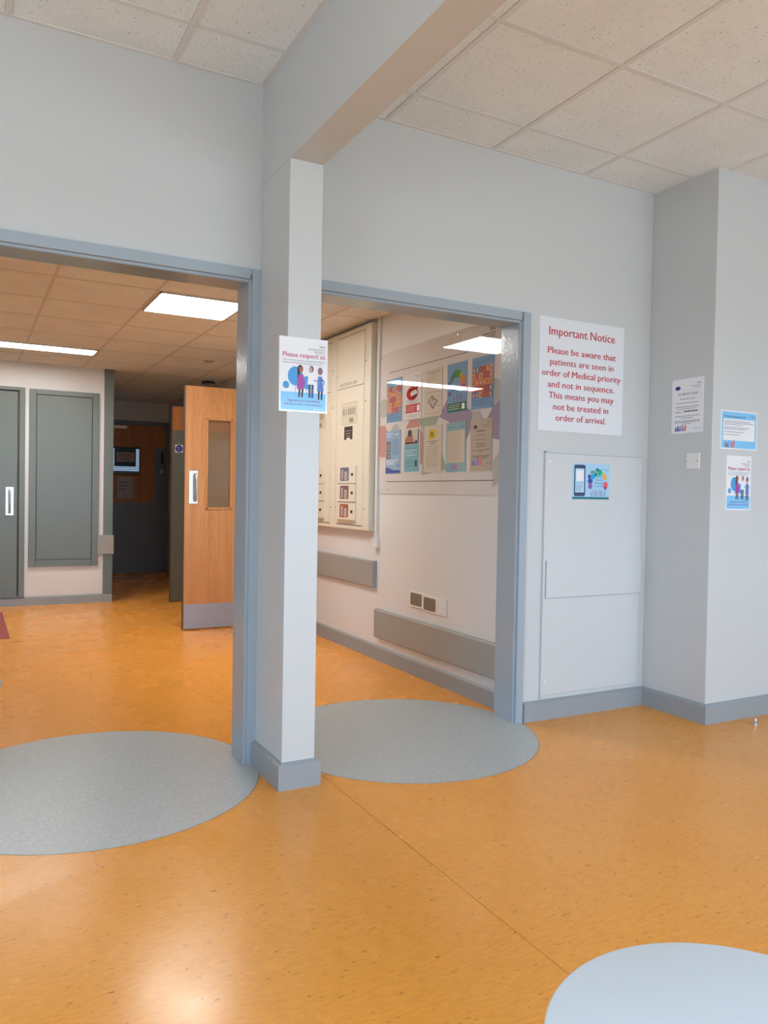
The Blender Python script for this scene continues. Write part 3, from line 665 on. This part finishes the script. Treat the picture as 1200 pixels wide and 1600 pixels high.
pr_(s, 'small_emblem', [[(.06, -.10), (.085, -.10), (.073, -.075)]], gi('emb', (.2, .15, .4)), UZ)
s = np_('poster with a photo of a person in a headscarf above turquoise', 4.420, BOTZ, WH)
pr_(s, 'turquoise_field', [rect(-.098, -.138, .094, .040)], gi('tq', (.20, .42, .50)), UZ)
pr_(s, 'photo_ground', [rect(-.094, .043, .094, .138)], gi('wall', (.60, .54, .46)), UZ)
pr_(s, 'photo_person', [[(-.09, .043), (.03, .043), (.015, .09), (-.02, .125), (-.06, .10), (-.085, .08)]], gi('skin', (.42, .20, .12)), UZ+.0003)
pr_(s, 'photo_hat', [ell(-.025, .115, .026, .024, 14), [(-.094, .043), (.05, .043), (.03, .055), (-.08, .058)]], gi('hat', (.08, .08, .09)), UZ+.0006)
pr_(s, 'photo_edge', [rect(.078, .043, .09, .138), [(.03, .043), (.075, .043), (.07, .065), (.05, .068)]], gi('dk', (.10, .07, .14)), UZ+.0006)
pr_(s, 'dark_code_block', [rect(.04, -.105, .072, -.065)], gi('dkb', (.06, .12, .17)), UZ+.0003)
small_print(s, [(-.085, -.02, .015), (-.08, .04, -.07), (-.08, .02, -.08), (-.08, .02, -.10)], TXT, UZ+.0003, .003)
small_print(s, [(-.085, .075, .0), (-.085, .03, -.015), (-.085, .06, -.032)], WHT, UZ+.0003, .003)
s = np_('cream text sheet with a yellow square logo at its head', 4.161, BOTZ, CRM)
pr_(s, 'yellow_square', [rect(-.045, .065, .028, .118)], gi('yellow', (.70, .48, .02)), UZ)
pr_(s, 'logo_mark', [rect(-.028, .098, .006, .104), rect(-.018, .072, -.012, .1), rect(-.004, .074, .002, .094), rect(.006, .078, .016, .084), rect(-.030, .084, -.014, .088)], K, UZ+.0003)
small_print(s, [(-.06, .06, .045), (-.03, .03, .031)], K, UZ, .0045)
small_print(s, [(-.08, .07, .016-.0115*i) for i in range(12)], K, UZ, .002)
s = np_('blue framed poster with a cream text field', 3.900, BOTZ, TQ)
pr_(s, 'cream_field', [rect(-.094, -.092, .094, .098)], gi('cf', (.62, .55, .44)), UZ)
small_print(s, [(-.086, .084-random.uniform(0, .06), .088-.0125*i) for i in range(14)], GRY, UZ+.0003, .002)
small_print(s, [(-.09, -.02, .118), (.04, .09, .122), (.05, .09, .112)], TXT, UZ, .003)
crest(s, -.06, -.135, None, UZ, 1.5)
s = np_('tan notice with centred lines and coloured crowd at its foot', 3.643, BOTZ, ('tan', (.50, .42, .34)))
pr_(s, 'round_emblem', [ell(-.055, .105, .018, .011)], K, UZ)
lettering(s, 'lettering', [('NHS', .085, .122, .009, None, 'r'), ("Birmingham Women's", .085, .11, .006, None, 'r'), ("and Children's", .085, .10, .006, None, 'r'), ('By your side', .095, -.105, .006, None, 'r')], K, UZ)
small_print(s, [(-.04, .04, .078)], K, UZ, .005)
small_print(s, [(-.045, .04, .055), (-.05, .05, .03), (-.05, .045, .008), (-.04, .04, -.002), (-.05, .05, -.011), (-.085, .085, -.030), (-.02, .02, -.039), (-.085, .085, -.062), (-.08, .08, -.069), (-.05, .05, -.078)], K, UZ, .0028)
crest(s, -.085, -.115, None, UZ, 1.6)

# ------------------------------------------------------------------ doors of the far room
def pull_handle(parent, xc, y, z0, z1, off=0):
    MB().box(xc-.036, xc+.036, y-.003, y, z0, z1, .001).build('handle_plate', M_STEEL, parent)
    pts = [(xc+off, y, z0+.025), (xc+off, y-.03, z0+.027), (xc+off, y-.045, z0+.045), (xc+off, y-.045, z1-.045), (xc+off, y-.03, z1-.027), (xc+off, y, z1-.025)]
    MB().tube(pts, .0095, 12).build('pull_handle', M_STEEL, parent, True)
d1 = struct(empty('door_1', (0, 0, 0)), 'beech fire door leaf with a narrow vision panel and steel kickplate', 'door')
yA, yB = 6.53, 6.574
lf = MB(); vx0, vx1, vz0, vz1 = 1.795, 2.022, 1.020, 1.790
lf.box(1.618, vx0, yA, yB, .010, 2.053); lf.box(vx1, XC-.012, yA, yB, .010, 2.053); lf.box(vx0, vx1, yA, yB, .010, vz0); lf.box(vx0, vx1, yA, yB, vz1, 2.053)
leaf = lf.build('door_leaf', M_WOOD, d1)
bd = MB(); t_ = .016
bd.box(vx0-.004, vx0+t_, yA-.006, yB, vz0-.004, vz1+.004, .002); bd.box(vx1-t_, vx1+.004, yA-.006, yB, vz0-.004, vz1+.004, .002)
bd.box(vx0, vx1, yA-.006, yB, vz0-.004, vz0+t_, .002); bd.box(vx0, vx1, yA-.006, yB, vz1-t_, vz1+.004, .002)
bd.build('glazing_bead', M_WOOD, d1)
box('glass_pane', M_GLASS, vx0+t_, vx1-t_, 6.548, 6.554, vz0+t_, vz1-t_, d1)
MB().box(1.622, XC-.014, yA-.002, yA, .012, .218).build('kickplate', M_KICK, d1)
pull_handle(d1, 1.690, yA, 1.066, 1.342, .012)
MB().box(1.614, 1.618, yA, yB, .010, 2.053).build('edge_lipping', mat('dark_edge_seal', (.10, .06, .05), .6), d1)
for z in (.25, 1.0, 1.8): MB().cyl((XC-.009, yA-.004, z), .008, .09, 'z', 10).build('hinge', M_STEEL, d1)
MB().box(2.2, 2.42, yA-.05, yA, 1.96, 2.02, .004).build('door_closer', M_STEEL, d1)

d2 = struct(empty('door_2', (0, 0, 0)), 'second fire door leaf with grey green facing behind the beech door', 'door')
yA2 = 8.25
MB().box(1.908, XC-.012, yA2, yA2+.044, .006, 2.056, .001).build('door_leaf', M_WOODD, d2)
MB().box(1.910, XC-.014, yA2-.003, yA2, .010, 1.806).build('painted_facing', M_GREEN, d2)
MB().box(1.902, 1.908, yA2-.002, yA2+.044, .006, 2.056).build('edge_lipping', mat('dark_edge_seal', (.10, .06, .05), .6), d2)
sg = sheet('fire_door_sign', 'small round blue fire door sign on the grey green door', 'sign', (1.979, yA2-.0032, 1.615), 'S', .082, .082, WHT, .0015)
pr_(sg, 'blue_disc', [ell(0, 0, .037, .037, 32)], inks('sign_blue', (.02, .04, .42)), .0018)
lettering(sg, 'lettering', [('Fire door', 0, .008, .009, .048, 'c'), ('keep', 0, -.006, .009, .028, 'c'), ('shut', 0, -.020, .009, .026, 'c')], WHT, .0022)

d3 = struct(empty('door_3', (0, 0, 0)), 'grey green cupboard door at the far left above the skirting', 'door')
MB().box(-.42, .455, YB-.02, YB, .10, 2.12, .002).build('door_leaf', M_GREEN, d3)
fr = MB(); fr.box(.470, .522, YB-.032, YB, .086, 2.165, .003); fr.box(-.49, -.438, YB-.032, YB, .086, 2.165, .003); fr.box(-.438, .470, YB-.032, YB, 2.132, 2.165, .003); fr.box(-.438, .470, YB-.028, YB, .086, .102)
fr.build('door_frame', M_GREEN, d3)
MB().box(-.44, .472, YB-.006, YB, .086, 2.14).build('shadow_gap', M_GAP, d3)
pull_handle(d3, .388, YB-.02, .902, 1.18)

ap = tag(empty('riser_hatch', (0, 0, 0)), 'tall grey green riser panel between cupboard door and passage', 'hatch')
fr = MB(); a, b2, c_, d_ = .560, 1.218, .388, 2.160
fr.box(a, a+.065, YB-.026, YB, c_, d_, .003); fr.box(b2-.065, b2, YB-.026, YB, c_, d_, .003); fr.box(a+.065, b2-.065, YB-.026, YB, c_, c_+.065, .003); fr.box(a+.065, b2-.065, YB-.026, YB, d_-.05, d_, .003)
fr.build('panel_frame', M_GREEN, ap)
MB().box(a+.06, b2-.06, YB-.006, YB, c_+.06, d_-.045).build('shadow_gap', M_GAP, ap)
MB().box(a+.069, b2-.069, YB-.020, YB-.004, c_+.069, d_-.054, .002).build('panel_leaf', M_GREEN, ap)
struct(MB().box(1.268, 1.362, YB-.014, YB+.16, .09, CZ2, .002).build('trim_3', M_GREEN), 'grey green painted post at the passage corner', 'trim')
tag(MB().box(1.210, 1.372, YB-.034, YB+.06, .500, .699, .004).build('corner_guard', M_GUARD), 'grey impact guard wrapped round the passage corner', 'wall guard')

# far door in the dark passage
d4 = struct(empty('door_4', (0, 0, 0)), 'dark wood door with grey lower facing at the end of the passage', 'door')
fr = MB(); fr.box(2.545, XC, YF-.03, YF, 0, 2.15, .003); fr.box(1.42, 1.48, YF-.03, YF, 0, 2.15, .003); fr.box(1.48, 2.545, YF-.03, YF, 2.095, 2.15, .003)
fr.build('door_frame', M_DARKP, d4)
MB().box(1.48, 2.54, YF-.018, YF, .006, 2.09, .002).build('door_leaf', M_WOODD, d4)
MB().box(1.482, 2.538, YF-.021, YF-.018, .008, .998).build('lower_facing', M_DARKP, d4)
MB().box(2.372, 2.538, YF-.021, YF-.018, .998, 1.785).build('lock_side_facing', M_DARKP, d4)
MB().box(2.475, 2.510, YF-.032, YF-.021, 1.56, 1.72, .003).build('lock_case', M_BLACK, d4)
MB().cyl((2.482, YF-.024, 1.444), .028, .008, 'y', 20, bev=.002).build('lock_escutcheon', M_STEEL, d4)
MB().box(1.55, 2.0, YF-.05, YF-.018, 2.03, 2.075, .004).build('door_closer', M_STEEL, d4)
vp = MB(); vx0, vx1, vz0, vz1 = 1.60, 2.185, 1.385, 1.775
for q in ((vx0, vx0+.012, vz0, vz1), (vx1-.012, vx1, vz0, vz1), (vx0, vx1, vz0, vz0+.012), (vx0, vx1, vz1-.012, vz1)): vp.box(q[0], q[1], YF-.034, YF-.018, q[2], q[3])
vp.build('pane_frame', M_BLACK, d4)
MB().box(vx0+.01, vx1-.01, YF-.0225, YF-.018, vz0+.01, vz1-.01).build('dark_pane', mat('dark_pane', (.03, .06, .10), .1), d4)
MB().box(vx0+.012, vx1-.012, YF-.030, YF-.0225, vz0+.010, vz0+.045, .002).build('sill_strip', mat('sill_grey', (.20, .20, .18), .5), d4)
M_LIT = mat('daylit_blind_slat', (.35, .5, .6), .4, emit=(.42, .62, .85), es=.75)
bs = MB()
for i in range(13):
    z = vz0+.055+i*.0245; bs.box(vx0+.014, vx1-.014, YF-.027, YF-.0225, z, z+.014)
bs.build('blind_slats', M_LIT, d4)
MB().box(1.835, 2.125, YF-.0300, YF-.0275, 1.500, 1.752).build('dark_backing', mat('dusk_blue', (.05, .10, .16), .2), d4)
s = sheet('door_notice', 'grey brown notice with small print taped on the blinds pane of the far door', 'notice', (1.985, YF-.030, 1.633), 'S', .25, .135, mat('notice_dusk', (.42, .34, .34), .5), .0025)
small_print(s, [(-.10, .10, .03), (-.09, .10, .008), (-.03, .03, -.008), (-.08, .08, -.035)], K, .0032, .007)
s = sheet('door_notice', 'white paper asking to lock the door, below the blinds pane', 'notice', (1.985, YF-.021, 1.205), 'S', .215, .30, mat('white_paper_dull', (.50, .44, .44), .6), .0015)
lettering(s, 'lettering', [('PLEASE', -.075, .065, .022, .09, 'l'), ('LOCK THE', -.085, .015, .022, .13, 'l'), ('DOOR', -.08, -.035, .022, .08, 'l')], K, .0022, .001)

# ------------------------------------------------------------------ ceiling fittings, floor peg, table
v = tag(MB().cyl((2.053, 7.405, CZ2-.004), .045, .010, 'z', 24, bev=.002).build('ceiling_vent', mat('tan_vent', (.62, .53, .42), .5)), 'small round vent with three dark slots in the far ceiling', 'vent')
for k in (-1, 0, 1): MB().box(2.053+k*.025-.006, 2.053+k*.025+.006, 7.385, 7.425, CZ2-.011, CZ2-.008).build('slot', M_BLACK, v)
v = tag(MB().cyl((2.43, 8.78, CZ2-.012), .075, .026, 'z', 28, bev=.004).build('smoke_detector', mat('dark_detector', (.05, .05, .05), .5)), 'dark round smoke detector above the beech door', 'detector')
MB().cyl((2.43, 8.78, CZ2-.034), .045, .02, 'z', 24, bev=.004).build('sensor_head', mat('detector_head', (.4, .38, .36), .4), v)
p = tag(MB().cyl((3.66, 2.650, .002), .0165, .004, 'z', 20, bev=.001).build('floor_bolt', M_STEEL), 'small metal bolt standing on the floor by the right skirting', 'bolt')
MB().cyl((3.66, 2.650, .017), .0085, .028, 'z', 16, bev=.0015).build('bolt_shank', M_STEEL, p, True)

t = tag(empty('round_table', (.902, .630, 0)), 'low round white table at the lower right edge', 'table')
MB().cyl((0, 0, .441), .2738, .018, 'z', 128, bev=.004).build('tabletop', M_TABLE, t, True)
MB().cyl((0, 0, .215), .03, .424, 'z', 24).build('column', M_STEEL, t, True)
MB().cyl((0, 0, .0075), .17, .015, 'z', 48, bev=.004).build('base_plate', M_STEEL, t, True)
